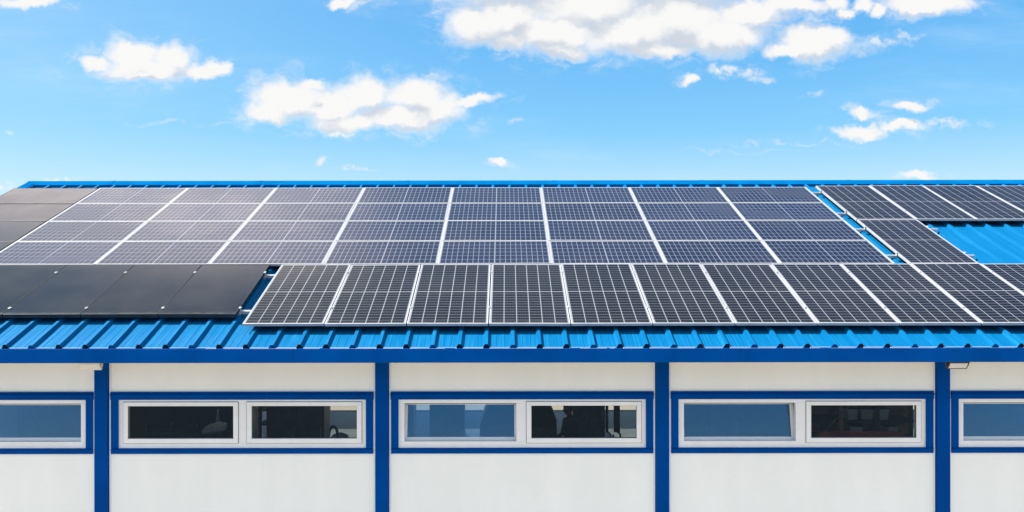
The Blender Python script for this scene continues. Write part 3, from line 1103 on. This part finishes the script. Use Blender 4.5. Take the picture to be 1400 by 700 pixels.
bmesh.ops.create_cone(bm, cap_ends=True, segments=14, radius1=.016, radius2=.02, depth=.06, matrix=Matrix.Translation((0, 0, .27)))
o = link('spray_bottle', bm, paint('pale_bottle', (.6, .64, .66), .4), None, (X(297, 15.7), 15.72, 1.3725), None)
o.scale = (1, 1, 1.25)
tag(o, 'pale cone-shaped bottle standing behind the sack', 'bottle')

# rack with a diagonal brace and grey boxes, red machine: right sash of the fourth window
Y = 15.8
u = Y / FPX
cxp = 1180
o = empty('storage_rack', (X(cxp, Y), Y, 0.012))
for q in (-72, -30, 20, 66):
    bm = bmesh.new()
    box(bm, q * u - .03, q * u + .03, 0, .06, 0, 2.1)
    link('rack_upright', bm, M_brn if q < 0 else M_dk, o, (0, 0, 0))
for zq in (1.12, 1.45, 1.78):
    bm = bmesh.new()
    box(bm, -75 * u, 72 * u, .061, .62, zq, zq + .04)
    link('rack_shelf', bm, M_dk, o, (0, 0, 0))
bm = bmesh.new()
box(bm, -75 * u, 88 * u, .63, .65, 0, 2.1)
link('rack_back', bm, M_brn, o, (0, 0, 0))
bm = bmesh.new()
zc_ = lambda py, YY: ZC - (py - 350) / FPX * YY - 0.012
tube(bm, [((1112 - cxp) * u, -.03, zc_(604, Y)), ((1166 - cxp) * u, -.03, zc_(549, Y))], .014, 8)
link('diagonal_brace', bm, M_stl, o, (0, 0, 0))
tag(o, 'brown and grey storage rack with diagonal brace, right of the tilted sash', 'storage rack')
gb = None
for i, (px, zq, rot, lbl) in enumerate(((1170, 1.491, 14, 'grey box on the middle rack shelf, left of the others'), (1190, 1.491, -8, 'grey box in the middle of the middle rack shelf'),
                                        (1214, 1.491, 18, 'grey box on the middle rack shelf, right end'), (1175, 1.161, -12, 'grey box on the lower rack shelf, left end'), (1226, 1.161, 12, 'grey box on the lower rack shelf, right end'))):
    if gb is None:
        gb = empty('storage_box')
        bm = bmesh.new()
        prism_y(bm, [(-.09, 0), (.09, 0), (.12, .19), (-.12, .19)], 0, .28)
        link('box_body', bm, M_gbox, gb, (0, 0, 0), bevel=.006)
        bm = bmesh.new()
        box(bm, -.126, .126, -.006, .286, .1905, .206)
        link('box_lid', bm, M_dk, gb, (0, 0, 0), bevel=.004)
        g_ = gb
    else:
        g_ = copy_thing(gb)
    g_.location = (X(px, Y), Y + .15, zq + .012)
    g_.rotation_euler = (0, 0, R(rot))
    tag(g_, lbl, 'storage box', 'grey boxes on the storage rack')
o = empty('compressor', (X(1200, 14.6), 14.6, 0.012))
bm = bmesh.new()
tube(bm, [(-.95, .3, 1.26), (-.88, .3, 1.26), (.55, .3, 1.26), (.62, .3, 1.26)], [.13, .22, .22, .13], 24)
link('pressure_tank', bm, M_red, o, (0, 0, 0))
bm = bmesh.new()
for lx in (-.8, .45):
    box(bm, lx - .05, lx + .05, .1, .5, 0, 1.07)
link('tank_stand', bm, M_dk, o, (0, 0, 0))
tag(o, 'dull red tank on a stand in front of the storage rack', 'compressor')

# straps hanging from the roof frame
for px, Y, wd, label in ((831.5, 16.4, .055, 'thin dark strap hanging right of the locker in the middle window'), (845, 16.4, .12, 'broad dark strap hanging nearest the right edge of the middle window')):
    ztop = rp(0, (Y - Y0) / CS, -HP).z - 0.115
    zb = ZC - (591 - 350) / FPX * Y
    o = empty('lifting_strap', (X(px, Y), Y, ztop))
    bm = bmesh.new()
    pts = 12
    for i in range(pts):
        a, b_ = i / pts, (i + 1) / pts
        xa = .03 * math.sin(a * 5)
        xb = .03 * math.sin(b_ * 5)
        vs = box(bm, -wd / 2, wd / 2, -.012, .012, 0, 1)
        for v in vs:
            tt = b_ if v.co.z > .5 else a
            v.co.x += .03 * math.sin(tt * 5)
            v.co.z = -(ztop - zb) * tt
    bmesh.ops.remove_doubles(bm, verts=bm.verts, dist=1e-5)
    link('strap_webbing', bm, M_bk, o, (0, 0, 0))
    bm = bmesh.new()
    q = .03 * math.sin(5)
    tube(bm, [(q + .07 * math.sin(a), 0, -(ztop - zb) - .07 + .07 * math.cos(a)) for a in [2 * math.pi * k / 14 * .8 for k in range(15)]], .018, 8)
    link('strap_hook', bm, M_dk, o, (0, 0, 0))
    tag(o, label, 'strap', 'straps hanging in the hall')

# ------------------------------------------------------------------ the person in the hall
M_skin = paint('skin', (0.30, 0.16, 0.11), 0.55, var=0.08, vscale=20)
M_cloth = paint('dark_workwear', (0.022, 0.026, 0.032), 0.85, var=0.25, vscale=14, bump=0.5, bscale=25)
M_hair = paint('dark_hair', (0.010, 0.008, 0.007), 0.6, bump=0.6, bscale=60)


def skin_body(name, joints, edges, mat, parent, sub=2):
    me = bpy.data.meshes.new(name)
    me.from_pydata([j[0] for j in joints], edges, [])
    o = bpy.data.objects.new(name, me)
    COL.objects.link(o)
    o.parent = parent
    md = o.modifiers.new('skin', 'SKIN')
    for i, j in enumerate(joints):
        v = me.skin_vertices[0].data[i]
        r_ = j[1]
        v.radius = (r_, r_) if not isinstance(r_, tuple) else r_
        v.use_root = (i == 0)
    md.use_smooth_shade = True
    sb = o.modifiers.new('sub', 'SUBSURF')
    sb.levels = sb.render_levels = sub
    me.materials.append(mat)
    return o


YP = 16.2
person = empty('person', (X(778, YP), YP, 0.012), (0, 0, R(-62)))     # faces the machine on its left
tag(person, 'person with dark hair and dark workwear standing between machine and locker', 'person')
J = [((0, 0, .95), (.15, .11)), ((0, .01, 1.12), (.14, .10)), ((0, .02, 1.30), (.165, .115)), ((0, .03, 1.43), (.13, .09)), ((0, .02, 1.50), .055), ((0, -.005, 1.555), .052),
     ((.17, .03, 1.41), .062), ((.235, .0, 1.14), .047), ((.20, -.20, 1.02), .037), ((-.17, .03, 1.41), .062), ((-.235, .0, 1.14), .047), ((-.19, -.21, 1.05), .037),
     ((.09, 0, .86), .095), ((.10, -.02, .48), .065), ((.10, .02, .09), .045), ((.10, -.15, .045), .038),
     ((-.09, 0, .86), .095), ((-.10, -.03, .48), .065), ((-.10, .02, .09), .045), ((-.10, -.15, .045), .038)]
E = [(0, 1), (1, 2), (2, 3), (3, 4), (4, 5), (3, 6), (6, 7), (7, 8), (3, 9), (9, 10), (10, 11), (0, 12), (12, 13), (13, 14), (14, 15), (0, 16), (16, 17), (17, 18), (18, 19)]
skin_body('body', J, E, M_cloth, person)
bm = bmesh.new()
bmesh.ops.create_uvsphere(bm, u_segments=32, v_segments=24, radius=1)
for v in bm.verts:
    n = v.co.copy()
    jaw = 1 - .28 * max(0, -n.z) ** 1.2
    v.co = Vector((n.x * .077 * jaw, n.y * .098 * jaw - .012 * max(0, -n.z), n.z * .118))
    if n.y < -.75:                                   # nose, brow, chin
        v.co.y -= .024 * math.exp(-((n.x) / .14) ** 2 - ((n.z + .12) / .20) ** 2)
        v.co.y -= .006 * math.exp(-((n.z - .22) / .12) ** 2)
        v.co.y -= .010 * math.exp(-((n.z + .8) / .2) ** 2)
for s in (-1, 1):
    bmesh.ops.create_uvsphere(bm, u_segments=10, v_segments=8, radius=1, matrix=Matrix.Translation((s * .078, .012, -.005)) @ Matrix.Diagonal((.012, .020, .032, 1)))
link('head', bm, M_skin, person, (0, -.025, 1.645), (R(8), 0, 0), smooth=True)
bm = bmesh.new()
bmesh.ops.create_uvsphere(bm, u_segments=28, v_segments=20, radius=1)
dele = [v for v in bm.verts if v.co.z < -.25 or (v.co.y < -.55 and v.co.z < .45)]
bmesh.ops.delete(bm, geom=dele, context='VERTS')
for v in bm.verts:
    q = 1 + .03 * math.sin(17 * v.co.x + 9 * v.co.z) * math.cos(13 * v.co.y)
    v.co = Vector((v.co.x * .090 * q, v.co.y * .110 * q + .004, v.co.z * .130 * q))
h_ = link('hair', bm, M_hair, person, (0, -.025, 1.65), (R(8), 0, 0), smooth=True)
md = h_.modifiers.new('thick', 'SOLIDIFY')
md.thickness = .012
bm = bmesh.new()
for s in (-1, 1):
    bmesh.ops.create_uvsphere(bm, u_segments=10, v_segments=8, radius=.011, matrix=Matrix.Translation((s * .030, -.088, .005)))
link('eyes', bm, paint('eye', (.05, .04, .035), .2), person, (0, -.025, 1.645), (R(8), 0, 0), smooth=True)
for s in (-1, 1):
    wx, wy, wz = s * .195, -.21, 1.03 if s > 0 else 1.05
    j = [((wx, wy, wz), (.032, .022)), ((wx - s * .004, wy - .05, wz - .02), (.040, .018)), ((wx - s * .008, wy - .09, wz - .035), (.040, .014))]
    e = [(0, 1), (1, 2)]
    for q, (ox, ln_) in enumerate(((-.030, .062), (-.010, .074), (.011, .070), (.030, .055))):
        i0 = len(j)
        bx_, by_, bz_ = wx - s * .008 + ox, wy - .098, wz - .038
        j += [((bx_, by_, bz_), .0095), ((bx_, by_ - ln_ * .5, bz_ - .018), .009), ((bx_, by_ - ln_ * .75, bz_ - .05), .0075)]
        e += [(2, i0), (i0, i0 + 1), (i0 + 1, i0 + 2)]
    i0 = len(j)
    j += [((wx - s * .045, wy - .055, wz - .03), .011), ((wx - s * .060, wy - .095, wz - .05), .009)]
    e += [(1, i0), (i0, i0 + 1)]
    skin_body('hand', j, e, M_skin, person, 1)
